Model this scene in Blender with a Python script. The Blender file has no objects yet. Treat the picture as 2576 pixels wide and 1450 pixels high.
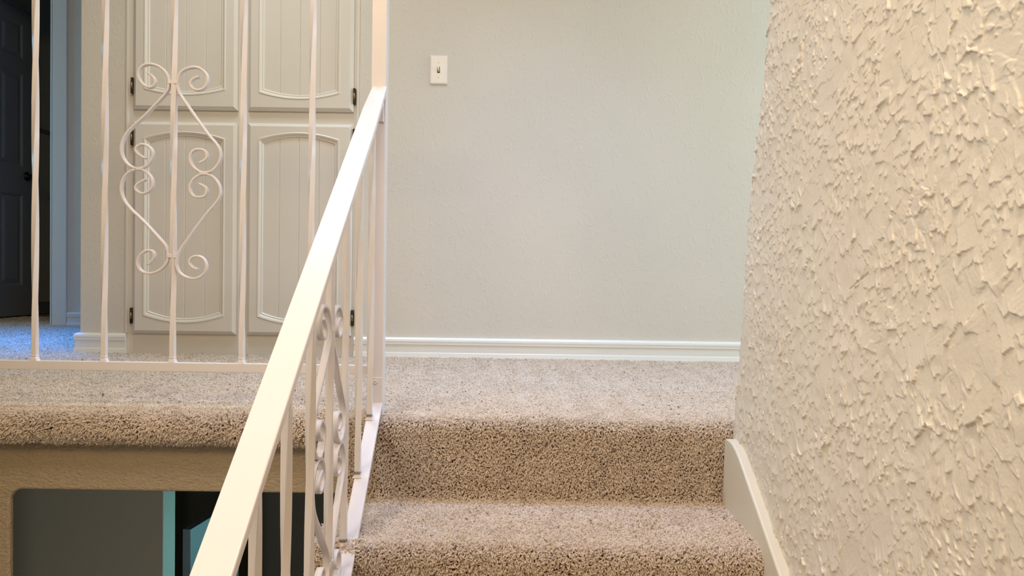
import bpy, math, random
import numpy as np
from mathutils import Matrix, Vector

S = bpy.context.scene
COL = S.collection
# ------------------------------------------------------------------ camera
CAM_H, PITCH, ROLL = 0.342, 0.02, 0.0145
cd = bpy.data.cameras.new('camera'); cam = bpy.data.objects.new('camera', cd); COL.objects.link(cam)
cd.sensor_fit = 'HORIZONTAL'; cd.sensor_width = 36.0; cd.lens = 36.0 * 1900 / 2576
cd.clip_start = 0.02; cd.clip_end = 60
Fv = Vector((0, math.cos(PITCH), -math.sin(PITCH))); Uv = Vector((0, math.sin(PITCH), math.cos(PITCH))); Rv = Vector((1, 0, 0))
R2 = math.cos(ROLL) * Rv + math.sin(ROLL) * Uv; U2 = -math.sin(ROLL) * Rv + math.cos(ROLL) * Uv
cm = Matrix((R2, U2, -Fv)).transposed().to_4x4(); cm.translation = Vector((0, 0, CAM_H))
cam.matrix_world = cm
S.camera = cam
# ------------------------------------------------------------------ view, world
S.view_settings.view_transform = 'Standard'; S.view_settings.look = 'None'
S.view_settings.exposure = 0.0; S.view_settings.gamma = 1.0; S.view_settings.use_curve_mapping = False
W = bpy.data.worlds.new('world'); S.world = W; W.use_nodes = True
W.node_tree.nodes['Background'].inputs[0].default_value = (0.55, 0.7, 1.0, 1)
W.node_tree.nodes['Background'].inputs[1].default_value = 0.3
S.cycles_curves.shape = 'THICK'
S.cycles.adaptive_threshold = 0.06; S.cycles.max_bounces = 8; S.cycles.caustics_reflective = False; S.cycles.caustics_refractive = False

# ------------------------------------------------------------------ lamps and added fill lights
def area(name, loc, target, sx, sy, power, col, spread=180):
    l = bpy.data.lights.new(name, 'AREA'); l.shape = 'RECTANGLE'; l.size = sx; l.size_y = sy
    l.energy = power; l.color = col; l.spread = math.radians(spread)
    o = bpy.data.objects.new(name, l); COL.objects.link(o); o.location = loc
    o.rotation_euler = (Vector(target) - Vector(loc)).to_track_quat('-Z', 'Y').to_euler()
    return o
area('ceiling_lamp_light', (-0.05, 0.45, 2.40), (-0.1, 0.9, -0.3), 0.4, 0.4, 26.5, (1.0, 0.86, 0.76))
area('stairwell_fill_light', (-1.5, 0.1, 1.25), (0.52, 0.95, 0.35), 0.9, 0.9, 10.5, (1.0, 0.90, 0.80), 110)  # added warm fill for the right wall; no such lamp is known
area('room_lamp_light', (-0.7, -1.3, 2.38), (-0.4, 0.6, 0.0), 0.8, 0.8, 41, (1.0, 0.71, 0.22))
area('landing_fill_light', (0.1, 2.25, 2.42), (0.1, 2.25, 0.0), 0.9, 0.4, 8.5, (0.27, 0.48, 1.0), 72)  # added cool fill to brighten the landing carpet; no fixture known
area('landing_left_fill_light', (-1.0, 2.35, 2.42), (-1.0, 2.35, 0.0), 0.6, 0.4, 7.4, (0.84, 0.95, 1.0), 110)  # extra fill added to balance the landing tones; no known fixture
area('landing_window_light', (2.55, 2.3, 1.35), (0.2, 2.5, 0.3), 0.9, 1.1, 35, (0.65, 0.87, 0.97))
area('hallway_window_light', (-2.2, 3.30, 2.42), (-2.2, 3.34, 0.0), 0.8, 0.2, 15.5, (0.02, 0.25, 1.0), 52)
area('hallway_fill_light', (-4.6, 3.75, 1.4), (-2.2, 3.9, 0.9), 0.8, 1.0, 8.5, (0.16, 0.66, 1.0), 120)  # added cool fill to lift the hallway wall
area('basement_window_light', (0.1, 3.7, -0.80), (-1.2, 2.72, -0.72), 0.3, 0.4, 0.62, (0.40, 1.0, 0.95), 40)
area('well_fill_light', (-0.52, 0.8, -1.1), (-1.5, 2.6, -0.5), 0.2, 0.2, 3.6, (1.0, 0.97, 0.88))  # added fill that lifts the dark basement wall; no lamp known here

# ------------------------------------------------------------------ materials
def newmat(name):
    m = bpy.data.materials.new(name); m.use_nodes = True
    nt = m.node_tree; b = nt.nodes['Principled BSDF']
    return m, nt, b
def noise(nt, scale, detail=3, rough=0.55, vec=None, dist=0.0):
    n = nt.nodes.new('ShaderNodeTexNoise'); n.inputs['Scale'].default_value = scale
    n.inputs['Detail'].default_value = detail; n.inputs['Roughness'].default_value = rough
    n.inputs['Distortion'].default_value = dist
    if vec is not None: nt.links.new(vec, n.inputs['Vector'])
    return n
def objco(nt, sc=None, rot=None):
    t = nt.nodes.new('ShaderNodeTexCoord')
    if sc is None: return t.outputs['Object']
    mp = nt.nodes.new('ShaderNodeMapping'); mp.inputs['Scale'].default_value = sc
    if rot: mp.inputs['Rotation'].default_value = rot
    nt.links.new(t.outputs['Object'], mp.inputs['Vector']); return mp.outputs[0]
def ramp(nt, fac, p0, p1, c0=(0, 0, 0, 1), c1=(1, 1, 1, 1)):
    r = nt.nodes.new('ShaderNodeValToRGB'); r.color_ramp.elements[0].position = p0; r.color_ramp.elements[1].position = p1
    r.color_ramp.elements[0].color = c0; r.color_ramp.elements[1].color = c1
    nt.links.new(fac, r.inputs[0]); return r.outputs[0]
def bump(nt, b, h, dist, strength=1.0, prev=None):
    n = nt.nodes.new('ShaderNodeBump'); n.inputs['Distance'].default_value = dist; n.inputs['Strength'].default_value = strength
    nt.links.new(h, n.inputs['Height'])
    if prev is not None: nt.links.new(prev, n.inputs['Normal'])
    nt.links.new(n.outputs[0], b.inputs['Normal']); return n.outputs[0]
def plain(name, col, rough=0.5, spec=0.5, metal=0.0, bscale=None, bdist=0.0003, vary=0.0, vscale=6):
    m, nt, b = newmat(name)
    b.inputs['Base Color'].default_value = (*col, 1); b.inputs['Roughness'].default_value = rough
    b.inputs['Metallic'].default_value = metal; b.inputs['Specular IOR Level'].default_value = spec
    co = objco(nt)
    if vary:
        n = noise(nt, vscale, 4, 0.6, co)
        d = tuple(c * (1 - vary) for c in col)
        nt.links.new(ramp(nt, n.outputs['Fac'], 0.3, 0.7, (*d, 1), (*col, 1)), b.inputs['Base Color'])
    if bscale:
        n2 = noise(nt, bscale, 3, 0.5, co); bump(nt, b, n2.outputs['Fac'], bdist)
    return m
def wallmat(name, col, rough=0.75, scale=75, dist=0.0004, lo=0.57, hi=0.66, dirt=0.04):
    m, nt, b = newmat(name)
    b.inputs['Roughness'].default_value = rough; b.inputs['Specular IOR Level'].default_value = 0.3
    co = objco(nt, (1.0, 1.0, 1.0))
    cs = objco(nt, (1.0, 1.0, 0.62), (0, math.radians(25), 0))
    n = noise(nt, scale, 2.5, 0.5, cs, 0.6)
    h = ramp(nt, n.outputs['Fac'], lo, hi)
    p = bump(nt, b, h, dist)
    f = noise(nt, scale * 5, 2, 0.5, co); bump(nt, b, f.outputs['Fac'], 0.0003, 1.0, p)
    v = noise(nt, 2.2, 3, 0.5, co)
    nt.links.new(ramp(nt, v.outputs['Fac'], 0.35, 0.65, (*[c * (1 - dirt) for c in col], 1), (*col, 1)), b.inputs['Base Color'])
    return m
M_WALL = wallmat('wall_paint', (0.70, 0.65, 0.57))
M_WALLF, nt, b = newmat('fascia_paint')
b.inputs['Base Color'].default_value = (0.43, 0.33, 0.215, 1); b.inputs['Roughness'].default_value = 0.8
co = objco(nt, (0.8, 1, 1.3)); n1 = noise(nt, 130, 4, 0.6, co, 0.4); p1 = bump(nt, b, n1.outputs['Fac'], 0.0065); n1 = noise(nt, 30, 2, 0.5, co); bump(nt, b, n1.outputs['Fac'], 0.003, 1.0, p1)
M_HALLW = wallmat('hall_paint', (0.80, 0.745, 0.64))
M_DARKW = plain('basement_paint', (0.60, 0.57, 0.50), 0.8, 0.2, bscale=90, bdist=0.0005)
M_CEIL = wallmat('ceiling_paint', (0.80, 0.78, 0.74), 0.85, 40, 0.002)
M_TRIM = plain('trim_paint', (0.82, 0.80, 0.745), 0.32, 0.5, bscale=14, bdist=0.0004)
M_SKIRT = plain('skirt_paint', (0.72, 0.66, 0.53), 0.4, 0.4, vary=0.06)
M_CAB = plain('cabinet_paint', (0.72, 0.665, 0.59), 0.38, 0.45, bscale=25, bdist=0.0004)
M_IRON = plain('white_iron_paint', (0.755, 0.70, 0.70), 0.26, 0.22, bscale=60, bdist=0.00025)
M_DOOR = plain('door_paint', (0.22, 0.23, 0.25), 0.45, 0.4)
M_DOOR2 = plain('basement_door_paint', (0.24, 0.28, 0.36), 0.4, 0.4)
M_TEAL = plain('jamb_paint', (0.66, 0.67, 0.65), 0.4, 0.4)
M_BRONZE = plain('dark_bronze', (0.045, 0.03, 0.02), 0.35, 0.5, 0.6, vary=0.5, vscale=80)
M_BRASS = plain('worn_brass', (0.30, 0.19, 0.09), 0.35, 0.5, 0.9)
M_PLATE = plain('switch_plastic', (0.80, 0.75, 0.69), 0.3, 0.5)
M_SLOT = plain('switch_slot', (0.02, 0.02, 0.018), 0.6, 0.3)
M_SCREW = plain('painted_screw', (0.72, 0.68, 0.61), 0.3, 0.5)
M_BACKING_SHADED = plain('carpet_backing_shaded', (0.17, 0.115, 0.075), 0.95, 0.05, vary=0.3, vscale=160)  # darker copy of one backing; paints shade between the stair tufts
M_BACKING_LIT = plain('carpet_backing_lit', (0.55, 0.46, 0.37), 0.95, 0.05, vary=0.3, vscale=160)  # lighter copy of the same backing, softening shade between landing tufts
M_LOWFLOOR = plain('basement_floor', (0.10, 0.085, 0.07), 0.9, 0.1)
# heavy trowelled stucco of the wall beside the stairs
M_STUCCO, nt, b = newmat('trowelled_stucco')
b.inputs['Base Color'].default_value = (0.67, 0.61, 0.50, 1); b.inputs['Roughness'].default_value = 0.62; b.inputs['Specular IOR Level'].default_value = 0.3
co = objco(nt); n1 = noise(nt, 260, 3, 0.6, co); bump(nt, b, n1.outputs['Fac'], 0.00035)
v = noise(nt, 5, 4, 0.6, co); nt.links.new(ramp(nt, v.outputs['Fac'], 0.3, 0.7, (0.72, 0.645, 0.535, 1), (0.77, 0.70, 0.59, 1)), b.inputs['Base Color'])
# carpet yarn
def yarn(name, stops):
    m, nt, b = newmat(name)
    hi = nt.nodes.new('ShaderNodeHairInfo')
    r = nt.nodes.new('ShaderNodeValToRGB'); el = r.color_ramp.elements
    el[0].position = stops[0][0]; el[0].color = (*stops[0][1], 1); el[1].position = stops[-1][0]; el[1].color = (*stops[-1][1], 1)
    for p_, c_ in stops[1:-1]:
        e = el.new(p_); e.color = (*c_, 1)
    nt.links.new(hi.outputs['Random'], r.inputs[0])
    nt.links.new(r.outputs[0], b.inputs['Base Color'])
    b.inputs['Roughness'].default_value = 0.85; b.inputs['Specular IOR Level'].default_value = 0.15
    tr = nt.nodes.new('ShaderNodeBsdfTranslucent'); mx = nt.nodes.new('ShaderNodeMixShader'); mx.inputs[0].default_value = 0.32
    nt.links.new(r.outputs[0], tr.inputs['Color']); nt.links.new(b.outputs[0], mx.inputs[1]); nt.links.new(tr.outputs[0], mx.inputs[2])
    nt.links.new(mx.outputs[0], nt.nodes['Material Output'].inputs['Surface'])
    return m
M_YARN = yarn('carpet_yarn', [(0.0, (0.30, 0.19, 0.11)), (0.012, (0.45, 0.33, 0.24)), (0.03, (0.74, 0.62, 0.51)), (0.55, (0.79, 0.675, 0.565)), (1.0, (0.83, 0.725, 0.62))])

# ------------------------------------------------------------------ mesh helpers
class MB:
    def __init__(s): s.v = []; s.f = []; s.sm = []
    def add(s, verts, faces, smooth=False):
        o = len(s.v); s.v += [tuple(map(float, p)) for p in verts]
        s.f += [tuple(i + o for i in f) for f in faces]; s.sm += [smooth] * len(faces)
    def box(s, x0, x1, y0, y1, z0, z1):
        v = [(x0, y0, z0), (x1, y0, z0), (x1, y1, z0), (x0, y1, z0), (x0, y0, z1), (x1, y0, z1), (x1, y1, z1), (x0, y1, z1)]
        s.add(v, [(0, 3, 2, 1), (4, 5, 6, 7), (0, 1, 5, 4), (1, 2, 6, 5), (2, 3, 7, 6), (3, 0, 4, 7)])
    def rings(s, R, cap=True, smooth=False, closed=False):
        n = len(R[0]); v = [p for r in R for p in r]; f = []
        m = len(R)
        for i in range(m - (0 if closed else 1)):
            j = (i + 1) % m
            for k in range(n):
                l = (k + 1) % n
                f.append((i * n + k, i * n + l, j * n + l, j * n + k))
        s.add(v, f, smooth)
        if cap and not closed:
            s.add(R[0], [tuple(reversed(range(n)))]); s.add(R[-1], [tuple(range(n))])
    def prism(s, prof, axis, a, b_):
        # closed 2-D outline swept along one axis; axis 0: (y,z), 1: (x,z), 2: (x,y)
        def P(p, t): return (t, p[0], p[1]) if axis == 0 else ((p[0], t, p[1]) if axis == 1 else (p[0], p[1], t))
        s.rings([[P(p, a) for p in prof], [P(p, b_) for p in prof]])
    def lathe(s, c, axis, prof, n=20, smooth=True):
        # prof: (radius, height) along axis vector
        ax = Vector(axis).normalized(); t = ax.orthogonal().normalized(); u = ax.cross(t)
        R = []
        for r, h in prof:
            R.append([tuple(Vector(c) + ax * h + (t * math.cos(2 * math.pi * k / n) + u * math.sin(2 * math.pi * k / n)) * r) for k in range(n)])
        s.rings(R, True, smooth)
    def build(s, name, mat, parent=None, bevel=0.0, seg=2, loc=None, autosmooth=True):
        me = bpy.data.meshes.new(name); me.from_pydata(s.v, [], s.f); me.update()
        for p, q in zip(me.polygons, s.sm): p.use_smooth = q
        import bmesh
        bm = bmesh.new(); bm.from_mesh(me); bmesh.ops.remove_doubles(bm, verts=bm.verts, dist=1e-6)
        bmesh.ops.recalc_face_normals(bm, faces=bm.faces); bm.to_mesh(me); bm.free()
        if name == 'baluster': me.set_sharp_from_angle(angle=math.radians(25))
        o = bpy.data.objects.new(name, me); COL.objects.link(o); me.materials.append(mat)
        if parent: o.parent = parent
        if loc: o.location = loc
        if bevel:
            md = o.modifiers.new('bevel', 'BEVEL'); md.width = bevel; md.segments = seg; md.limit_method = 'ANGLE'; md.angle_limit = math.radians(40)
        return o
def shift(o, loc):
    "move the origin of a mesh built in world space to loc"
    o.data.transform(Matrix.Translation(-Vector(loc))); o.location = loc; return o
def thing(name, loc, label, cat, group=None):
    o = bpy.data.objects.new(name, None); COL.objects.link(o); o.location = loc; o.empty_display_size = 0.1
    o['label'] = label; o['category'] = cat; o['kind'] = 'thing'
    if group: o['group'] = group
    return o
def struct(o, label=None, cat=None):
    o['kind'] = 'structure'
    if label: o['label'] = label
    if cat: o['category'] = cat
    return o
def grid_mesh(name, V, nu, nv, mat, smooth=True):
    "V: (nu*nv,3) array, row-major over u"
    me = bpy.data.meshes.new(name)
    i = np.arange(nu * nv).reshape(nu, nv)
    q = np.stack([i[:-1, :-1], i[1:, :-1], i[1:, 1:], i[:-1, 1:]], -1).reshape(-1, 4).astype(np.int32)
    me.vertices.add(nu * nv); me.vertices.foreach_set('co', V.astype(np.float32).ravel())
    me.loops.add(q.size); me.loops.foreach_set('vertex_index', q.ravel())
    me.polygons.add(len(q)); me.polygons.foreach_set('loop_start', np.arange(0, q.size, 4, dtype=np.int32))
    me.polygons.foreach_set('use_smooth', np.full(len(q), smooth, dtype=bool))
    me.update(calc_edges=True); me.validate()
    o = bpy.data.objects.new(name, me); COL.objects.link(o); me.materials.append(mat)
    return o

# ------------------------------------------------------------------ dimensions (metres; landing carpet is z = 0)
YB = 3.02                      # wall at the back of the landing
YF = 1.80                      # face of the stairwell wall under the landing edge
RISE, RUN = 0.192, 0.305
XL, XR = -0.39, 0.50           # stairs, left and right
ZLOW = -7 * RISE               # main floor at the foot of the stairs
ZBASE = -2.62                  # basement floor
ZC = 2.46                      # ceiling
LEAN = -0.0225                 # stairs run very slightly off square to the back wall
def sx(y): return LEAN * (y - 1.80)

# ------------------------------------------------------------------ setting: walls, floors, ceiling
m = MB(); m.box(-5.0, 3.0, 1.828, 7.0, -0.185, -0.0095)
struct(m.build('floor', M_BACKING_LIT))
m = MB(); m.box(-5.0, 3.0, -2.6, 7.0, ZC, ZC + 0.1)
struct(m.build('ceiling', M_CEIL))
CX0, CX1 = -1.540, -0.622      # built-in cabinet opening
m = MB()
m.box(-1.728, CX0, YB, YB + 0.11, -0.01, ZC); m.box(CX1, 3.0, YB, YB + 0.11, -0.01, ZC); m.box(CX0, CX1, YB, YB + 0.11, 2.2, ZC)
struct(m.build('wall_back', M_WALL, bevel=0.004))
m = MB(); m.box(CX0 - 0.02, CX1 + 0.02, YB + 0.5, YB + 0.54, 0, ZC); m.box(CX0 - 0.04, CX0 - 0.0, YB + 0.11, YB + 0.54, 0, ZC); m.box(CX1, CX1 + 0.04, YB + 0.11, YB + 0.54, 0, ZC)
struct(m.build('wall_closet', M_HALLW))
# hallway wall with a doorway into a dark room
HY = 4.38
m = MB(); m.box(-2.66, 3.0, HY, HY + 0.12, -0.01, ZC); m.box(-5.0, -3.36, HY, HY + 0.12, -0.01, ZC); m.box(-3.36, -2.66, HY, HY + 0.12, 2.06, ZC)
struct(m.build('wall_hallway', M_HALLW))
m = MB(); m.box(-3.50, -3.39, HY + 0.12, 6.9, -0.01, ZC); m.box(-3.50, 0.5, 6.9, 7.0, -0.01, ZC); m.box(0.4, 0.5, HY + 0.12, 6.9, -0.01, ZC)
struct(m.build('wall_bedroom', M_DARKW))
m = MB(); m.box(-3.39, -3.375, HY + 0.12, 6.9, 1.30, 1.325); m.box(-3.39, -3.376, HY + 0.12, 6.9, 0, 0.085)
struct(m.build('trim_1', M_DOOR))
m = MB(); m.box(-5.1, -5.0, -2.6, 7.0, ZBASE, ZC + 0.1)
struct(m.build('wall_left', M_WALL))
m = MB(); m.box(-5.0, 3.0, -2.7, -2.6, ZBASE, ZC + 0.1)
struct(m.build('wall_front', M_WALL))
m = MB(); m.box(3.0, 3.1, -2.6, 7.0, ZBASE, ZC + 0.1)
struct(m.build('wall_landing_end', M_WALL))
# main floor beside the well, well wall, basement
m = MB(); m.box(-5.0, -1.62, -2.6, 1.68, ZLOW - 0.15, ZLOW); m.box(-1.62, 3.0, -2.6, 0.10, ZLOW - 0.15, ZLOW)
struct(m.build('floor_main', M_BACKING_SHADED))
m = MB(); m.box(-5.0, 3.0, -2.6, 7.0, ZBASE - 0.1, ZBASE)
struct(m.build('floor_basement', M_LOWFLOOR))
m = MB(); m.box(-1.74, -1.62, 0.1, 1.80, ZBASE, ZLOW)
struct(m.build('wall_well', M_DARKW))
# stairwell wall below the landing, with its rounded opening to the basement hall
m = MB()
ox, oz, r_ = -1.200, -0.1955, 0.030
out = [(-5.0, -0.03), (-5.0, ZBASE), (ox, ZBASE)]
out += [(ox + r_ - r_ * math.cos(a), oz - r_ + r_ * math.sin(a)) for a in np.linspace(0, math.pi / 2, 8)]
out += [(XL + 0.04, oz), (XL + 0.04, -0.03)]
m.prism(out, 1, YF + 0.004, YF + 0.022)
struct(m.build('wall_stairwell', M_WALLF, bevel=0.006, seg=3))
# basement hall: wall with a doorway, jamb, ceiling is the landing floor
m = MB(); m.box(-5.0, -1.2, 2.60, 2.70, ZBASE, -0.19); m.box(1.0, 3.0, 2.60, 2.70, ZBASE, -0.19)
struct(m.build('wall_basement', M_DARKW))
m = MB(); m.box(-1.2, -1.196, 2.598, 2.690, ZBASE, -0.19)
struct(m.build('trim_2', M_TEAL, bevel=0.002))
m = MB(); m.box(-5.0, 3.0, 4.4, 4.5, ZBASE, -0.19)
struct(m.build('wall_basement_end', M_DARKW))

# ------------------------------------------------------------------ stair body and carpet profile
def stair_profile(nsteps, drop=0.0):
    "carpet surface outline in (y,z) from the back of the landing down the stairs, with normals"
    P = []
    def seg(a, b_, n):
        for t in np.linspace(0, 1, n, endpoint=False): P.append((a[0] + (b_[0] - a[0]) * t, a[1] + (b_[1] - a[1]) * t))
    y_start = YB; z = 0.0; yr = 1.772
    for k in range(nsteps):
        rn = 0.030
        rn = 0.034
        cy, cz = yr - 0.006 + rn, z - rn
        seg((y_start, z), (cy, z), 40 if k == 0 else 16)
        for a in np.linspace(90, 180, 12): P.append((cy + rn * math.cos(math.radians(a)), cz + rn * math.sin(math.radians(a))))
        seg((yr - 0.006, z - rn - 0.004), (yr + 0.003, z - RISE + 0.006), 14)
        y_start = yr - 0.004; z -= RISE; yr -= RUN
    P.append((y_start, z))
    return np.array(P)
def normals2(P):
    d = np.gradient(P, axis=0); n = np.stack([d[:, 1], -d[:, 0]], 1)     # left-hand side of travel: up on treads, out on risers
    n /= np.linalg.norm(n, axis=1)[:, None] + 1e-12
    return n if n[5, 1] > 0 else -n
PROF = stair_profile(7)
PN = normals2(PROF)
ROOT = 0.0085
# body of the stairs (below the pile)
base = PROF - PN * ROOT
m = MB()
outl = [tuple(p) for p in base if p[0] < 1.82]
outl = [(1.82, -ROOT)] + outl + [(outl[-1][0], ZLOW - 0.10), (0.30, ZLOW - 0.25), (1.82, -0.45)]
V0 = [(XL + sx(y) + 0.004, y, z) for y, z in outl]; V1 = [(XR + 0.03, y, z) for y, z in outl]
m.rings([V0, V1])
o = m.build('stairs', M_BACKING_SHADED); struct(o, 'carpeted flight of stairs rising to the landing', 'stairs')
# curb nosing under the landing carpet left of the stairs
m = MB(); pts = [(1.83, -ROOT), (1.79, -ROOT)] + [(1.786 + 0.022 * math.cos(math.radians(a)), -0.0375 + 0.029 * math.sin(math.radians(a))) for a in range(90, 271, 15)] + [(1.83, -0.0665)]
m.prism(pts, 0, -5.0, XL)
struct(m.build('trim_3', M_BACKING_SHADED))

# ------------------------------------------------------------------ carpet pile (real yarn strands)
rng = np.random.default_rng(7)
def smooth_field(P, scale, seed):
    "cheap smooth pseudo-noise in [-1,1] from sums of sines"
    r = np.random.default_rng(seed); f = np.zeros(len(P))
    for k in range(7):
        w = r.normal(size=3); w *= (0.6 + 0.9 * r.random()) * scale / np.linalg.norm(w)
        f += np.sin(P @ w + r.random() * 6.28)
    return f / 3.2
def pile(name, roots, nrm, lean, length, rad, label, seed, curl=0.35, spread=0.55, flat=0.0):
    flat = np.broadcast_to(np.asarray(flat, float).reshape(-1, 1), (len(roots), 1))
    r = np.random.default_rng(seed); N = len(roots)
    a1 = smooth_field(roots, 70, seed + 1)[:, None]; a2 = smooth_field(roots, 70, seed + 2)[:, None]; a3 = smooth_field(roots, 70, seed + 3)[:, None]
    swirl = np.concatenate([a1, a2, a3], 1) * 0.42
    L = length * (0.75 + 0.5 * r.random((N, 1)))
    az = r.random((N, 1)) * 6.2832
    lay = np.concatenate([np.cos(az), 0.6 * np.sin(az), 0 * az], 1) * flat * 0.9
    d0 = nrm * (1 - 0.35 * flat) + 0.35 * (lean + swirl) + lay * 0.5 + r.normal(size=(N, 3)) * spread * 0.5
    d0 /= np.linalg.norm(d0, axis=1)[:, None]
    d1 = nrm * (0.75 - 0.55 * flat) + lay + lean + swirl + r.normal(size=(N, 3)) * spread
    d1 /= np.linalg.norm(d1, axis=1)[:, None]
    d2 = nrm * (0.35 - 0.40 * flat) + lay + lean * 1.2 + swirl * 1.3 + r.normal(size=(N, 3)) * (spread + curl)
    d2 /= np.linalg.norm(d2, axis=1)[:, None]
    p0 = roots; p1 = p0 + d0 * L * 0.4; p2 = p1 + d1 * L * 0.35; p3 = p2 + d2 * L * 0.3
    # never sink under the backing
    for p in (p1, p2, p3):
        h = ((p - p0) * nrm).sum(1); low = np.minimum(h - 0.0015, 0); p -= nrm * low[:, None]
    P = np.stack([p0, p1, p2, p3], 1).reshape(-1, 3)
    c = bpy.data.hair_curves.new(name); c.add_curves([4] * N)
    c.attributes['position'].data.foreach_set('vector', P.astype(np.float32).ravel())
    ra = c.attributes.get('radius') or c.attributes.new('radius', 'FLOAT', 'POINT')
    R = rad * (0.8 + 0.4 * r.random((N, 1))) * np.array([[0.8, 1.0, 1.0, 0.62]])
    ra.data.foreach_set('value', R.astype(np.float32).ravel())
    o = bpy.data.objects.new(name, c); COL.objects.link(o); c.materials.append(M_YARN)
    o['kind'] = 'stuff'; o['label'] = label; o['category'] = 'carpet'
    return o
def scatter_flat(x0, x1, y0, y1, dens, r):
    n = int((x1 - x0) * (y1 - y0) * dens); s = 1 / math.sqrt(dens)
    gx, gy = np.meshgrid(np.arange(x0, x1, s), np.arange(y0, y1, s)); q = np.stack([gx.ravel(), gy.ravel()], 1)
    q += (r.random(q.shape) - 0.5) * s * 1.3
    return np.column_stack([q, np.full(len(q), -ROOT)])
def scatter_prof(P, N, x0, x1, dens, r, root=ROOT):
    s = np.concatenate([[0], np.cumsum(np.linalg.norm(np.diff(P, axis=0), axis=1))]); st = 1 / math.sqrt(dens)
    gx, gs = np.meshgrid(np.arange(x0, x1, st), np.arange(0, s[-1], st)); gx = gx.ravel() + (r.random(gx.size) - 0.5) * st * 1.3; gs = gs.ravel() + (r.random(gs.size) - 0.5) * st * 1.3
    y = np.interp(gs, s, P[:, 0]); z = np.interp(gs, s, P[:, 1]); ny = np.interp(gs, s, N[:, 0]); nz = np.interp(gs, s, N[:, 1])
    l = np.hypot(ny, nz) + 1e-9; ny /= l; nz /= l
    return np.column_stack([gx, y - ny * root, z - nz * root]), np.column_stack([np.zeros_like(ny), ny, nz])
UP = np.array([[0, 0, 1.0]])
# landing
A = scatter_flat(-1.75, 1.1, 1.80, YB - 0.012, 210000, rng)
A = np.vstack([A, scatter_flat(-2.35, -1.75, 2.2, YB - 0.012, 120000, rng)])
keep = ~((A[:, 0] > -0.345) & (A[:, 0] < -0.30) & (A[:, 1] < 1.845) & (A[:, 1] > 1.795))
A = A[keep]
pile('landing_carpet', A, np.repeat(UP, len(A), 0), np.array([[0.15, -0.2, 0.0]]), 0.0115, 0.0017, 'beige cut pile carpet covering the landing floor', 11, flat=1.0)
# hallway beyond the corner
A = scatter_flat(-3.5, -1.735, YB - 0.012, HY, 62000, rng); B2 = scatter_flat(-3.3, -2.66, HY, HY + 0.7, 50000, rng)
A = np.vstack([A, B2])
pile('hallway_carpet', A, np.repeat(UP, len(A), 0), np.array([[0.1, -0.15, 0.0]]), 0.0135, 0.0023, 'beige cut pile carpet in bluish daylight on the hallway floor', 12, flat=0.8)
# stairs
i0 = int(np.argmin(np.abs(PROF[:60, 0] - 1.80))); Pst = PROF[i0:]; Nst = PN[i0:]
sl = slice(0, int(np.argmax(PROF[i0:, 1] < -3.2 * RISE)))
A, NA = scatter_prof(Pst[sl], Nst[sl], XL, XR + 0.016, 210000, rng)
keep = NA[:, 2] > 0.93; A = A[keep]; NA = NA[keep]
A2, N2 = scatter_prof(Pst[sl], Nst[sl], XL, XR + 0.016, 112000, rng)
keep = N2[:, 2] <= 0.93; A = np.vstack([A, A2[keep]]); NA = np.vstack([NA, N2[keep]])
A2, N2 = scatter_prof(Pst[:26], Nst[:26], XR + 0.016, XR + 0.07, 100000, rng); A = np.vstack([A, A2]); NA = np.vstack([NA, N2])
A[:, 0] += np.where(A[:, 0] < 0, sx(A[:, 1]), 0) * 1.0
vert = (1 - NA[:, 2:3]).clip(0, 1)
leanS = np.concatenate([0.06 + 0 * vert, -0.25 * (1 - vert), -0.42 * vert], 1)
pile('stair_carpet', A, NA, leanS, 0.0120, np.interp(NA[:, 2], [0.0, 0.5, 1.0], [0.00132, 0.00138, 0.0017])[:, None], 'beige cut pile carpet covering the stair treads and risers', 13, 0.6, 0.62, flat=1.0 * np.clip((NA[:, 2] - 0.75) / 0.25, 0, 1))
# rolled edge of the landing, left of the stairs
ang = np.radians(np.linspace(90, 262, 30))
Pe = np.column_stack([1.786 + 0.031 * np.cos(ang), -0.0375 + 0.0375 * np.sin(ang)]); Pe = np.vstack([[[1.81, 0.0]], Pe]); Ne = np.vstack([[[0, 1.0]], np.column_stack([np.cos(ang), np.sin(ang)])])
A, NA = scatter_prof(Pe, Ne, -1.75, XL, 84000, rng)
vert = (1 - NA[:, 2:3]).clip(0, 1)
leanE = np.concatenate([-0.25 + 0 * vert, -0.3 * (1 - vert), -0.55 * vert], 1)
pile('landing_edge_carpet', A, NA, leanE, 0.0145, 0.0014, 'shaggy rolled carpet edge above the plastered fascia', 14, 0.35, 0.55, flat=0.6 * np.clip((NA[:, 2] - 0.8) / 0.2, 0, 1))
# carpet turned over the open left ends of the treads
As = []
for k in range(1, 4):
    yr = 1.772 - (k - 1) * RUN
    n = 1500
    As.append(np.column_stack([np.full(n, XL) + sx(yr - 0.15), yr - RUN - 0.01 + rng.random(n) * (RUN + 0.01), -k * RISE - 0.012 - rng.random(n) * 0.05]))
A = np.vstack(As)
pile('tread_end_carpet', A, np.repeat(np.array([[-1.0, 0, 0]]), len(A), 0), np.array([[0, 0.0, -0.5]]), 0.012, 0.0016, 'beige carpet turned over the open left tread ends', 15)

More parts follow.
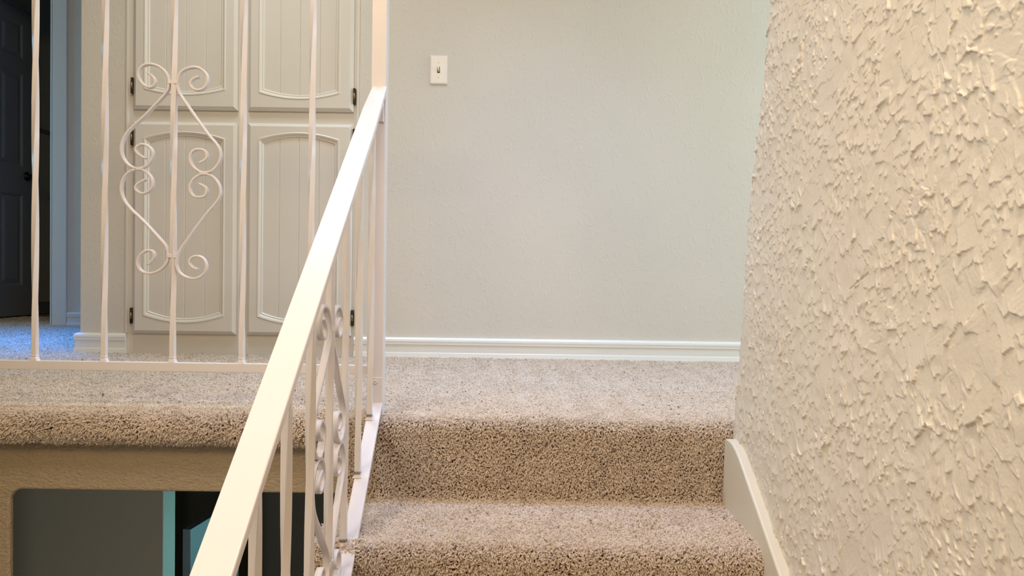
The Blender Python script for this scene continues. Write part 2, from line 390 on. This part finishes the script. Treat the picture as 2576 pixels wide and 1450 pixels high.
# ------------------------------------------------------------------ right wall: trowelled plaster in real relief
def stucco_field(y0, y1, z0, z1, res, seed):
    r = np.random.default_rng(seed); nx = int((y1 - y0) / res); nz = int((z1 - z0) / res)
    Hh = np.zeros((nx, nz), np.float32)
    def blur(a, k):
        for ax in (0, 1):
            c = np.cumsum(np.concatenate([np.repeat(np.take(a, [0], ax), k, ax), a, np.repeat(np.take(a, [-1], ax), k, ax)], ax), ax)
            n_ = a.shape[ax]
            a = (np.take(c, range(2 * k, 2 * k + n_), ax) - np.take(c, range(0, n_), ax)) / (2 * k)
        return a
    fine = blur(r.normal(size=(nx, nz)), 2); fine /= fine.std()
    mid = blur(blur(r.normal(size=(nx, nz)), 6), 6); mid /= mid.std()
    big = blur(blur(r.normal(size=(nx // 8 + 2, nz // 8 + 2)), 6), 6); big /= big.std()
    Hh += 0.00035 * mid
    nd = int((y1 - y0) * (z1 - z0) * 6200)
    cx = r.random(nd) * nx; cz = r.random(nd) * nz
    bl = big[(cx / 8).astype(int), (cz / 8).astype(int)]
    big2 = np.roll(big, (big.shape[0] // 2, big.shape[1] // 3), (0, 1)); bl2 = big2[(cx / 8).astype(int), (cz / 8).astype(int)]
    Ls = np.exp(r.normal(math.log(0.0160), 0.45, nd) + 0.55 * bl).clip(0.0045, 0.06)
    order = np.argsort(-Ls + r.normal(size=nd) * 0.020)
    for i in order:
        L = Ls[i] / res; Wd = L * r.uniform(0.38, 0.80)
        th = r.normal(0, 0.42) + 0.45 * bl2[i]
        dx, dz = math.sin(th), -math.cos(th)
        R_ = int(L * 1.25) + 2
        ix, iz = int(cx[i]), int(cz[i])
        xa, xb, za, zb = max(ix - R_, 0), min(ix + R_, nx), max(iz - R_, 0), min(iz + R_, nz)
        if xb - xa < 3 or zb - za < 3: continue
        gx = np.arange(xa, xb)[:, None] - cx[i]; gz = np.arange(za, zb)[None, :] - cz[i]
        a = (gx * dx + gz * dz) / L; b_ = (-gx * dz + gz * dx) / Wd
        wob = 0.11 * mid[xa:xb, za:zb] + 0.02 * fine[xa:xb, za:zb]
        ph = r.random() * 6.28
        tip = 1 - 0.85 * np.abs(b_) ** r.uniform(1.1, 2.2) + wob - 0.16 * np.abs(np.sin(b_ * r.uniform(1.5, 4.0) + ph))   # where the lip sits
        e = tip - a                                                  # distance inside the lip
        side = 1.0 - np.abs(b_) + 0.6 * wob
        al = np.clip(e * L / 1.0, 0, 1) * np.clip(side * Wd / 3.2, 0, 1) * np.clip((a + 1.0) / 0.9, 0, 1)
        lipz = r.uniform(0.0011, 0.0034) * (0.6 + 0.5 * min(Ls[i] / 0.02, 1.6))
        ramp_ = np.clip((a + 0.9) / 1.7, 0, 1.1) ** 2.2
        edge = np.exp(-np.clip(e, 0, None) * L / 2.2)
        hn = 0.0003 + lipz * ramp_ + 0.00035 * edge * ramp_ + 0.00009 * np.sin(b_ * r.uniform(6, 16) + ph + 0.8 * mid[xa:xb, za:zb]) * np.clip(a + 1, 0, 1)
        sub = Hh[xa:xb, za:zb]
        sub += al * (hn - sub * 0.9)
    Hh = blur(Hh, 1)
    Hh += 0.00004 * fine
    return Hh
WX = 0.52
def wall_right():
    y0, y1, z0, z1, res = 0.55, 2.02, -0.75, 1.15, 0.0009
    Hf = stucco_field(y0, y1, z0, z1, res, 5)
    # a knife-like gouge in the plaster
    ya, za, yb, zb = 1.1614, 0.3245, 1.1042, 0.3489
    gy = y0 + (np.arange(Hf.shape[0]) + 0.5)[:, None] * res; gz = z0 + (np.arange(Hf.shape[1]) + 0.5)[None, :] * res
    tt = np.clip(((gy - ya) * (yb - ya) + (gz - za) * (zb - za)) / ((yb - ya) ** 2 + (zb - za) ** 2), 0, 1)
    dd = np.hypot(gy - ya - tt * (yb - ya), gz - za - tt * (zb - za))
    Hf -= 0.0030 * np.exp(-(dd / (0.0005 + 0.0013 * tt)) ** 2)
    def h(u, z):
        fx = (u - y0) / res; fz = (z - z0) / res          # the trowelling carries on, mirrored, past the sampled patch
        n0, n1 = Hf.shape[0] - 2.0, Hf.shape[1] - 2.0
        fx = np.abs((fx + n0) % (2 * n0) - n0); fz = np.abs((fz + n1) % (2 * n1) - n1)
        ix = fx.astype(int); iz = fz.astype(int); tx = fx - ix; tz = fz - iz
        v_ = Hf[ix, iz] * (1 - tx) * (1 - tz) + Hf[ix + 1, iz] * tx * (1 - tz) + Hf[ix, iz + 1] * (1 - tx) * tz + Hf[ix + 1, iz + 1] * tx * tz
        return v_
    # columns: 0.6 mm steps near the eye, wider further off; the last ones go round the bull-nosed end
    u = [-2.6, -1.5, -0.7] + list(np.arange(-0.35, 0.56, 0.0035)); c = 0.56
    while c < 2.06:
        u.append(c); c += max(0.0007, 0.0011 * c * c * 0.72)
    u = np.array(u); nu = len(u)
    t = np.linspace(0, 1, 1150)
    lo = np.concatenate([[1, 0.8], np.linspace(0.62, 0.004, 140)]); hi = np.linspace(0.003, 1, 300)
    U = np.repeat(u[:, None], len(t) + len(lo) + len(hi), 1)
    dcl = np.clip(u, 1.0, 1.85)
    zl = CAM_H - 0.43 * dcl - 0.06; zh = CAM_H + 0.41 * dcl + 0.10
    Z = np.concatenate([zl[:, None] + (ZBASE - zl[:, None]) * lo, zl[:, None] + (zh - zl)[:, None] * t, zh[:, None] + (ZC - zh[:, None]) * hi], 1)
    RB = 0.055
    # the end of the wall leans: it reaches further along the stairs at its foot
    yk = np.array([1.775, 1.755, 1.722, 1.700, 1.682, 1.640, 1.592, 1.555, 1.30]); zk = np.array([-3.0, -0.02, 0.155, 0.267, 0.462, 0.600, 0.760, 0.913, 2.46])
    Ye = np.interp(Z, zk, yk) - 0.018
    s = np.clip(U - Ye, 0, None); ang_ = np.clip(s / RB, 0, math.pi / 2); rest = np.clip(s - RB * math.pi / 2, 0, None)
    bx = WX + RB * (1 - np.cos(ang_)) + rest * 3.0; by = np.where(U < Ye, U, Ye + RB * np.sin(ang_))
    nx_ = -np.cos(ang_); ny_ = np.sin(ang_)
    hh = h(U, Z)
    V = np.stack([bx + nx_ * hh, by + ny_ * hh, Z], -1).reshape(-1, 3)
    o = grid_mesh('wall_right', V, nu, Z.shape[1], M_STUCCO)
    return struct(o)
wall_right()
# painted skirt board that follows the stairs on that wall
m = MB()
sl_ = RISE / RUN
def skirt_top(y): return -0.0526 + (y - 1.6415) * 0.589
out = [(1.766, -0.30), (1.750, -0.046), (1.742, -0.036), (1.728, -0.0325), (1.705, -0.0325), (1.685, -0.036), (1.665, -0.0425)]
out += [(y, skirt_top(y)) for y in (1.6415, 1.2, 0.6, 0.1, -0.1)] + [(-0.1, ZLOW - 0.02), (0.2, ZLOW - 0.02), (1.766, -0.50)]
m.prism(out, 0, XR - 0.001, WX + 0.012)
struct(m.build('baseboard_right', M_SKIRT, bevel=0.0045, seg=3))

# ------------------------------------------------------------------ baseboards
def base_prof(yw, s=1):
    "moulded base in (y,z); grows towards -y"
    p = [(0, 0.078), (0.004, 0.0785), (0.011, 0.077), (0.016, 0.071), (0.0175, 0.064), (0.0165, 0.057), (0.0165, 0.0505), (0.0145, 0.0495), (0.0135, 0.0485), (0.0135, 0.020), (0.0155, 0.016), (0.0185, 0.0), (0.0185, -0.012), (0, -0.012)]
    return [(yw - a * s, z) for a, z in p]
m = MB(); m.prism(base_prof(YB), 0, -0.628, 3.0)
o = struct(m.build('baseboard_back', M_TRIM))
def run_base(path_pts, name, mat):
    "base swept round a plan outline (list of (x,y)); the room is on the right of travel"
    mm = MB(); prof = base_prof(0.0); R = []
    n = len(path_pts)
    for i, (x, y) in enumerate(path_pts):
        d = []
        if i > 0: d.append((Vector((x, y)) - Vector(path_pts[i - 1])).normalized())
        if i < n - 1: d.append((Vector(path_pts[i + 1]) - Vector((x, y))).normalized())
        nn = Vector((0, 0))
        for e in d: nn += Vector((e.y, -e.x))
        nn = nn / len(d); nn = nn / max(nn.length_squared, 1e-6)
        R.append([(x + nn.x * (-a), y + nn.y * (-a), z) for a, z in prof])
    mm.rings(R); return struct(mm.build(name, mat))
run_base([(-1.728, YB + 0.10), (-1.728, YB), (CX0 + 0.002, YB)], 'baseboard_corner', M_TRIM)
m = MB(); m.prism(base_prof(HY), 0, -2.575, 3.0)
struct(m.build('baseboard_hallway', M_TRIM))
# doorway casing in the hallway
m = MB()
for x0, x1 in ((-2.665, -2.578), (-3.45, -3.36)):
    m.box(x0, x1, HY - 0.016, HY, -0.008, 2.10)
m.box(-3.45, -2.578, HY - 0.016, HY, 2.04, 2.12)
m.box(-2.672, -2.657, HY - 0.016, HY + 0.12, -0.008, 2.05)
struct(m.build('trim_4', M_TRIM, bevel=0.003))

# ------------------------------------------------------------------ dark bedroom door, open against its side wall
def panel_door(name, w, h, t, mat, panels):
    "door leaf in local x 0..w, y 0..t, z 0..h with panels sunk in both faces"
    mm = MB()
    xs = sorted({0, w, *[q for p in panels for q in (p[0], p[1])]}); zs = sorted({0, h, *[q for p in panels for q in (p[2], p[3])]})
    for face, sgn in ((0.0, 1), (t, -1)):
        for i in range(len(xs) - 1):
            for j in range(len(zs) - 1):
                a, b_, c, d = xs[i], xs[i + 1], zs[j], zs[j + 1]
                if any(p[0] - 1e-6 <= a and b_ <= p[1] + 1e-6 and p[2] - 1e-6 <= c and d <= p[3] + 1e-6 for p in panels):
                    L = []
                    for ins, dep in ((0, 0), (0.012, 0.010), (0.020, 0.010), (0.045, 0.002)):
                        yy = face + sgn * dep
                        L.append([(a + ins, yy, c + ins), (b_ - ins, yy, c + ins), (b_ - ins, yy, d - ins), (a + ins, yy, d - ins)])
                    mm.rings(L, cap=False); mm.add(L[-1], [(0, 1, 2, 3)])
                else:
                    mm.add([(a, face, c), (b_, face, c), (b_, face, d), (a, face, d)], [(0, 1, 2, 3)])
    for q in ([(0, 0, 0), (w, 0, 0), (w, t, 0), (0, t, 0)], [(0, 0, h), (w, 0, h), (w, t, h), (0, t, h)], [(0, 0, 0), (0, t, 0), (0, t, h), (0, 0, h)], [(w, 0, 0), (w, t, 0), (w, t, h), (w, 0, h)]):
        mm.add(q, [(0, 1, 2, 3)])
    return mm.build(name, mat)
DW = 0.70
pn = []
for a, b_ in ((0.10, 0.315), (0.385, 0.60)):
    pn += [(a, b_, 0.20, 0.80), (a, b_, 0.99, 1.60), (a, b_, 1.70, 1.93)]
d1 = panel_door('door_1', DW, 2.03, 0.035, M_DOOR, pn); struct(d1)
d1.location = (-3.275, HY + 0.06, 0.012); d1.rotation_euler = (0, 0, math.radians(89.2))
m = MB(); m.lathe((0.635, -0.002, 0.93), (0, -1, 0), [(0.0, -0.001), (0.030, 0.0), (0.030, 0.006), (0.012, 0.010), (0.010, 0.032), (0.022, 0.040), (0.027, 0.052), (0.022, 0.064), (0.006, 0.069)])
m.build('door_knob', M_BRONZE, d1)
# basement door, standing open in the dark doorway
d2 = panel_door('door_2', 0.37, 2.0, 0.030, M_DOOR2, [(0.07, 0.30, 0.2, 0.85), (0.07, 0.30, 1.0, 1.80)]); struct(d2)
d2.location = (-1.163, 2.745, ZBASE + 0.005); d2.rotation_euler = (0, 0, math.radians(83))
for zz in (0.25, 1.0, 1.75):
    m = MB(); m.lathe((-0.006, 0.004, zz - 0.045), (0, 0, 1), [(0.006, 0.0), (0.006, 0.09)], 10); m.build('hinge', M_BRONZE, d2)

# ------------------------------------------------------------------ linen cabinet built into the back wall
cab = thing('linen_cabinet', ((CX0 + CX1) / 2, YB, 0), 'cream built-in linen cabinet with arched panel doors behind the railing', 'cabinet')
CABO = Vector(cab.location)
def cpart(mm, name, mat, parent=cab, **k):
    o = mm.build(name, mat, None, **k); 
    o.data.transform(Matrix.Translation(-CABO)); o.parent = parent; return o
TOPZ = 2.22
m = MB()
yf = YB - 0.004
m.box(CX0 + 0.003, CX0 + 0.028, yf, YB + 0.02, -0.008, TOPZ); m.box(CX1 - 0.022, CX1 - 0.003, yf, YB + 0.02, -0.008, TOPZ)
m.box(-1.10, -1.05, yf, YB + 0.02, 0.0, TOPZ)
for z0, z1 in ((-0.008, 0.095), (0.905, 0.985), (2.08, TOPZ)):
    m.box(CX0 + 0.028, -1.10, yf + 0.0004, YB + 0.02, z0, z1); m.box(-1.05, CX1 - 0.022, yf + 0.0004, YB + 0.02, z0, z1)
cpart(m, 'face_frame', M_CAB)
m = MB(); m.box(CX0 + 0.02, CX1 - 0.02, YB + 0.05, YB + 0.07, 0, TOPZ); cpart(m, 'cabinet_back', M_CAB)
m = MB()
for x0, x1 in ((CX0 - 0.004, CX0 + 0.006), (CX1 - 0.007, CX1 + 0.003)): m.box(x0, x1, YB - 0.009, YB + 0.01, -0.008 if x0 > -1 else 0.078, TOPZ)
cpart(m, 'edge_bead', M_CAB, bevel=0.0025)
def cab_door(x0, x1, z0, z1, panel, name='door'):
    "panel: x left, x right, z bottom corners, z top corners, sag, rise (top None = runs out of sight)"
    yd = YB - 0.0235; yb = YB - 0.0045                     # door face and back
    pl, pr, pb, pt, sag, rise = panel
    mm = MB(); NX = 25
    def loop(d, y):
        xs = np.linspace(pl + d, pr - d, NX); q = (xs - (pl + pr) / 2) / ((pr - pl) / 2 - d)
        bot = pb + d - sag * (1 - q * q); top = pt - d + rise * (1 - q * q)
        return [(x, y, z) for x, z in zip(xs, bot)] + [(x, y, z) for x, z in zip(xs[::-1], top[::-1])]
    # outer slab with a bevelled lip
    xs0 = np.linspace(x0, x1, NX)
    def rect(d, y):
        xs = np.linspace(x0 + d, x1 - d, NX)
        return [(x, y, z0 + d) for x in xs] + [(x, y, z1 - d) for x in xs[::-1]]
    loops = [rect(0, yb), rect(0, yb - 0.0085), rect(0.0015, yb - 0.010), rect(0.013, yd), loop(0.0, yd), loop(0.004, yd - 0.0025), loop(0.009, yd - 0.0005), loop(0.0135, yd + 0.0045), loop(0.017, yd + 0.004), loop(0.021, yd + 0.0088)]
    mm.rings(loops, cap=False)
    # sunk board panel with v-grooves
    D = 0.021; gx = [pl + (pr - pl) * f for f in (0.26, 0.50, 0.745)]
    xs = sorted([pl + D, pr - D] + [g + o_ for g in gx for o_ in (-0.0022, 0, 0.0022)] + list(np.linspace(pl + D, pr - D, NX)[1:-1]))
    lo, hi = [], []
    for x in xs:
        q = (x - (pl + pr) / 2) / ((pr - pl) / 2 - D); dep = yd + 0.0088 + (0.0026 if any(abs(x - g) < 1e-5 for g in gx) else 0)
        lo.append((x, dep, pb + D - sag * (1 - q * q))); hi.append((x, dep, pt - D + rise * (1 - q * q)))
    n = len(xs); mm.add(lo + hi, [(i, i + 1, n + i + 1, n + i) for i in range(n - 1)])
    return cpart(mm, name, M_CAB)
doors = [
    (cab_door(-1.510, -1.0975, 0.0795, 0.921, (-1.466, -1.142, 0.150, 0.858, 0.028, 0.026)), -1.5145, (0.858, 0.150)),
    (cab_door(-1.0555, -0.6390, 0.0795, 0.921, (-1.013, -0.690, 0.150, 0.860, 0.028, 0.026)), -0.6345, (0.872, 0.153)),
    (cab_door(-1.510, -1.0975, 0.970, 2.10, (-1.466, -1.142, 1.045, 2.03, 0.022, 0.026)), -1.5145, (1.062, 1.95)),
    (cab_door(-1.0555, -0.6390, 0.970, 2.10, (-1.013, -0.690, 1.037, 2.03, 0.024, 0.026)), -0.6345, (1.032, 1.95)),
]
for d, hx, hz in doors:
    for z in hz:
        m = MB(); yh = YB - 0.018
        m.box(hx - 0.0045, hx + 0.0045, yh - 0.002, YB - 0.003, z - 0.031, z + 0.031)
        m.lathe((hx, yh - 0.002, z - 0.028), (0, 0, 1), [(0.002, -0.004), (0.0038, 0.0), (0.0038, 0.056), (0.002, 0.060)], 10)
        h_ = cpart(m, 'hinge', M_BRONZE, d, bevel=0.0008)
        m = MB(); m.lathe((hx, yh - 0.0026, z - 0.012), (0, 0, 1), [(0.0040, 0.0), (0.0040, 0.024)], 10); cpart(m, 'hinge', M_BRASS, d)

# ------------------------------------------------------------------ light switch
sw = thing('light_switch', (-0.304, YB, 1.144), 'white toggle light switch on the textured landing wall', 'light switch')
m = MB()
def rr(w, h, y, n=5, r=0.003):
    pts = []
    for cx_, cz_, a0 in ((w / 2 - r, h / 2 - r, 0), (-w / 2 + r, h / 2 - r, 90), (-w / 2 + r, -h / 2 + r, 180), (w / 2 - r, -h / 2 + r, 270)):
        for k in range(n): a = math.radians(a0 + 90 * k / (n - 1)); pts.append((cx_ + r * math.cos(a), y, cz_ + r * math.sin(a)))
    return pts
m.rings([rr(0.070, 0.1145, 0.0), rr(0.070, 0.1145, -0.0022), rr(0.066, 0.110, -0.0052), rr(0.058, 0.102, -0.0062)], smooth=False)
m.build('switch_plate', M_PLATE, sw)
m = MB(); m.rings([rr(0.0105, 0.0245, -0.0058, r=0.001), rr(0.0105, 0.0245, -0.0067, r=0.001)]); m.build('slot', M_SLOT, sw)
m = MB(); m.rings([rr(0.0058, 0.0165, -0.0060, r=0.0008), [(x, y - 0.009, z * 0.55 + 0.006) for x, y, z in rr(0.0058, 0.0165, -0.0060, r=0.0008)]]); m.build('toggle', M_PLATE, sw)
for z in (0.030, -0.030):
    m = MB(); m.lathe((0, -0.0058, z), (0, -1, 0), [(0.0030, 0), (0.0030, 0.0008), (0.0018, 0.0013)], 14); m.build('screw', M_SCREW, sw)

# ------------------------------------------------------------------ white wrought-iron railings
def bar_mesh(z0, z1, w, tw0, tw1, turn, phase=0.0, weld=True, top_slope=None, slope_dir=0.0):
    "square bar about the z axis, twisted between tw0 and tw1 (turn = metres per quarter turn)"
    mm = MB(); R = []; c = w * 0.09; h = w / 2
    sec = [(h - c, -h), (h, -h + c), (h, h - c), (h - c, h), (-h + c, h), (-h, h - c), (-h, -h + c), (-h + c, -h)]
    z = z0
    while True:
        t = (min(max(z, tw0), tw1) - tw0) / turn * math.pi / 2 + phase
        cs, sn = math.cos(t), math.sin(t)
        k = 1.0
        R.append([(k * (x * cs - y * sn), k * (x * sn + y * cs), z) for x, y in sec])
        if z >= z1 - 1e-9: break
        z = min(z + 0.005, z1)
    mm.rings(R, True, True)
    if weld:
        mm.rings([[(x * 1.55, y * 1.35, z0 - 0.0005) for x, y in sec], [(x * 1.15, y * 1.1, z0 + 0.0045) for x, y in sec], [(x * 1.0, y * 1.0, z0 + 0.010) for x, y in sec]])
    return mm
def catmull(P, n=7):
    P = [Vector(p) for p in P]; Q = [P[0] * 2 - P[1]] + P + [P[-1] * 2 - P[-2]]; out = []
    for i in range(1, len(Q) - 2):
        a, b_, c, d = Q[i - 1], Q[i], Q[i + 1], Q[i + 2]
        for k in range(n):
            t = k / n; out.append(0.5 * ((2 * b_) + (c - a) * t + (2 * a - 5 * b_ + 4 * c - d) * t * t + (3 * b_ - a - 3 * c + d) * t ** 3))
    out.append(P[-1]); return out
SL = [(330, 210), (385, 255), (412, 310), (390, 360), (340, 372), (280, 345), (235, 290), (218, 220), (245, 155), (300, 118), (370, 112), (450, 135), (515, 185), (555, 245), (569, 310), (560, 380), (530, 440), (460, 520), (380, 605), (300, 690), (220, 765), (150, 830), (75, 920), (40, 1000), (30, 1080), (50, 1170), (110, 1250), (190, 1288), (250, 1288), (320, 1260), (370, 1200), (388, 1130), (370, 1070), (320, 1030), (265, 1018), (210, 1045), (195, 1085), (225, 1130), (310, 1178)]
SR = [(910, 243), (860, 260), (815, 300), (812, 345), (850, 385), (910, 395), (965, 370), (1000, 310), (1000, 240), (960, 180), (900, 145), (830, 140), (750, 165), (695, 210), (668, 270), (661, 320), (668, 380), (700, 455), (780, 570), (840, 655), (900, 740), (960, 820), (1020, 900), (1100, 990), (1150, 1070), (1158, 1150), (1130, 1230), (1070, 1300), (1000, 1325), (920, 1315), (850, 1265), (812, 1190), (820, 1120), (860, 1075), (920, 1065), (975, 1080), (1003, 1130), (985, 1180), (910, 1222)]
KS = 2.149e-4
def scroll_curve(pts, side, lower):
    "traced scroll in metres about the centre of the ornament: (a, z)"
    ym = 1296 if side < 0 else 1336
    cen = 1316
    out = []
    for x, y in pts:
        a = (x - 615) * KS
        yy = (2 * ym - y) if lower else y
        out.append(Vector((a, (cen - yy) * KS)))
    return catmull(out)
def sweep2(pts, t, w, plane):
    "flat bar of thickness t in the plane and width w across it"
    mm = MB(); R = []
    for i, p in enumerate(pts):
        d = (pts[min(i + 1, len(pts) - 1)] - pts[max(i - 1, 0)]).normalized(); n = Vector((-d.y, d.x))
        k = 0.62 if i in (0, len(pts) - 1) else 1.0
        sec = [(n * (t / 2 * k), w / 2 - 0.001), (n * (t / 2 * k - 0.001 * k), w / 2), (n * (-t / 2 * k + 0.001 * k), w / 2), (n * (-t / 2 * k), w / 2 - 0.001), (n * (-t / 2 * k), -w / 2 + 0.001), (n * (-t / 2 * k + 0.001 * k), -w / 2), (n * (t / 2 * k - 0.001 * k), -w / 2), (n * (t / 2 * k), -w / 2 + 0.001)]
        R.append([plane(p + o_, c_) for o_, c_ in sec])
    mm.rings(R, True, True); return mm
def scroll_ornament(parent, centre, plane, w=0.0125):
    "four scrolls and their collars round one bar"
    first = None
    for side, pts in ((-1, SL), (1, SR)):
        for lower in (False, True):
            o = sweep2(scroll_curve(pts, side, lower), 0.0056, w, plane).build('scroll', M_IRON, parent, loc=centre)
    def cbox(a0, a1, z0, z1, ww):
        pts = [(a0, z0), (a1, z0), (a1, z1), (a0, z1)]
        mm = MB(); mm.rings([[plane(Vector(p), -ww / 2) for p in pts], [plane(Vector(p), ww / 2) for p in pts]])
        mm.build('collar', M_IRON, parent, bevel=0.0012, loc=centre)
    for zc in (0.216, -0.207): cbox(-0.0120, 0.0120, zc - 0.005, zc + 0.005, w + 0.002)
    cbox(-0.0885, -0.0715, 0.0005, 0.0080, w + 0.0016); cbox(0.066, 0.085, -0.0080, -0.0005, w + 0.0016)

# landing railing, parallel to the edge of the landing
YR = 1.85
rail = thing('landing_railing', (-0.83, YR, 0), 'white iron guard railing along the landing edge with twisted balusters', 'railing')
RO = Vector(rail.location)
TILT = 0.0
def rz(x): return 0.0
RAILTOP = 1.14
m = MB(); m.box(-1.60 - RO.x, -0.343 - RO.x, -0.0085, 0.0085, 0.0885, 0.1105); m.build('bottom_rail', M_IRON, rail, bevel=0.0012)
m = MB(); m.box(-1.60 - RO.x, -0.343 - RO.x, -0.021, 0.021, RAILTOP, RAILTOP + 0.014); m.box(-1.60 - RO.x, -0.343 - RO.x, -0.0085, 0.0085, RAILTOP - 0.02, RAILTOP); m.build('top_rail', M_IRON, rail, bevel=0.002)
bx = [-0.493, -0.661, -0.8305, -0.9986, -1.1684, -1.338, -1.507]
bmesh_ = None
for i, x in enumerate(bx):
    if bmesh_ is None:
        o = bar_mesh(0.1105, RAILTOP - 0.02, 0.0128, 0.16, 1.05, 0.29).build('baluster', M_IRON, rail); bmesh_ = o
    else:
        o = bmesh_.copy(); COL.objects.link(o); o.parent = rail
    o.location = (x - RO.x, 0, 0)
    if i in (1, 3): o.rotation_euler = (0, 0, 0.06 * (i - 2))
scroll_ornament(rail, (-0.8320 - RO.x, 0, 0.5785), lambda p, c: (p.x, c, p.y))

# newel post at the head of the stairs
PX, PY = -0.3235, 1.8195
post = thing('newel_post', (PX, PY, -0.006), 'square white steel newel post at the head of the stairs', 'post')
m = MB(); m.box(-0.0175, 0.0175, -0.0175, 0.0175, 0.0, 1.165); m.build('post_shaft', M_IRON, post, bevel=0.0022, seg=3)
m = MB(); m.box(-0.022, 0.022, -0.022, 0.022, 1.165, 1.173); m.build('post_cap', M_IRON, post, bevel=0.002)

# sloping stair railing
sr = thing('stair_railing', (PX, 1.80, 0), 'white iron stair railing with flat handrail sloping down beside the stairs', 'railing')
SO = Vector(sr.location)
SLP = 0.7087
HZ = 0.7805                                     # top of handrail at the post
def hx_(y): return PX + 0.0027 + LEAN * (y - 1.80)
def strip(y0, y1, zf, w, h, xoff=0.0, wend=None):
    "inclined flat bar; zf(y) is its top"
    mm = MB(); R = []
    for y in (y0, y1):
        ww = w if wend is None or y != y0 else wend
        x = hx_(y) + xoff
        R.append([(x - ww / 2, y, zf(y)), (x + ww / 2, y, zf(y)), (x + ww / 2, y, zf(y) - h / math.cos(math.atan(SLP))), (x - ww / 2, y, zf(y) - h / math.cos(math.atan(SLP)))])
    mm.rings(R); return mm
def rpart(mm, name, mat, **k):
    o = mm.build(name, mat, None, **k); o.data.transform(Matrix.Translation(-SO)); o.parent = sr; return o
top = lambda y: HZ + (y - 1.80) * SLP
YEND = 0.30
mm = MB(); hh_ = 0.0135 / math.cos(math.atan(SLP)); R = []
for y, w, xo in ((1.8015, 0.0345, 0.0), (1.70, 0.0405, -0.001), (1.60, 0.0425, 0.0), (1.2, 0.043, 0.0), (0.8, 0.043, 0.0), (YEND, 0.043, 0.0)):
    x = hx_(y) + xo; R.append([(x - w / 2, y, top(y)), (x + w / 2, y, top(y)), (x + w / 2, y, top(y) - hh_), (x - w / 2, y, top(y) - hh_)])
mm.rings(R); rpart(mm, 'handrail', M_IRON, bevel=0.0022, seg=3)
lowz = lambda y: 0.0285 + (y - 1.80) * SLP
rpart(strip(1.8015, YEND, lowz, 0.0310, 0.0115, -0.001), 'bottom_rail', M_IRON, bevel=0.0015)
# tab that bolts the bottom rail to the post
mm = MB(); mm.box(-0.3355, -0.3065, 1.7980, 1.8015, 0.022, 0.088); rpart(mm, 'bracket', M_IRON, bevel=0.0015)
mm = MB(); mm.lathe((-0.3235, 1.7988, 0.076), (0, -1, 0), [(0.0052, 0), (0.0052, 0.0022), (0.0038, 0.0032), (0.002, 0.0032), (0.0018, 0.0020)], 16); rpart(mm, 'screw', M_SCREW)
mm = MB(); mm.box(-0.3245, -0.3095, 1.790, 1.8015, 0.695, 0.745); rpart(mm, 'bracket', M_IRON, bevel=0.002)
by = [1.758, 1.620, 1.482, 1.344, 1.206, 1.068, 0.930, 0.792, 0.654, 0.516]
def bar_x(y): return max(-0.3285 + 0.010 * (1.76 - y), hx_(y) - 0.0125)   # the bars stand left of the middle of the rails
first = None
for i, y in enumerate(by):
    zb = lowz(y); zt = top(y) - hh_
    if first is None:
        o = bar_mesh(-0.004, zt - zb + 0.004, 0.0128, 0.06, zt - zb - 0.06, 0.29, weld=True).build('baluster', M_IRON, sr); first = o
    else:
        o = first.copy(); COL.objects.link(o); o.parent = sr
    o.location = (bar_x(y) - SO.x, y - SO.y, zb - SO.z)
yc = by[3]
scroll_ornament(sr, (bar_x(yc) - SO.x, yc - SO.y, 0.022), lambda p, c: (c - 0.010 * p.x, p.x, p.y))
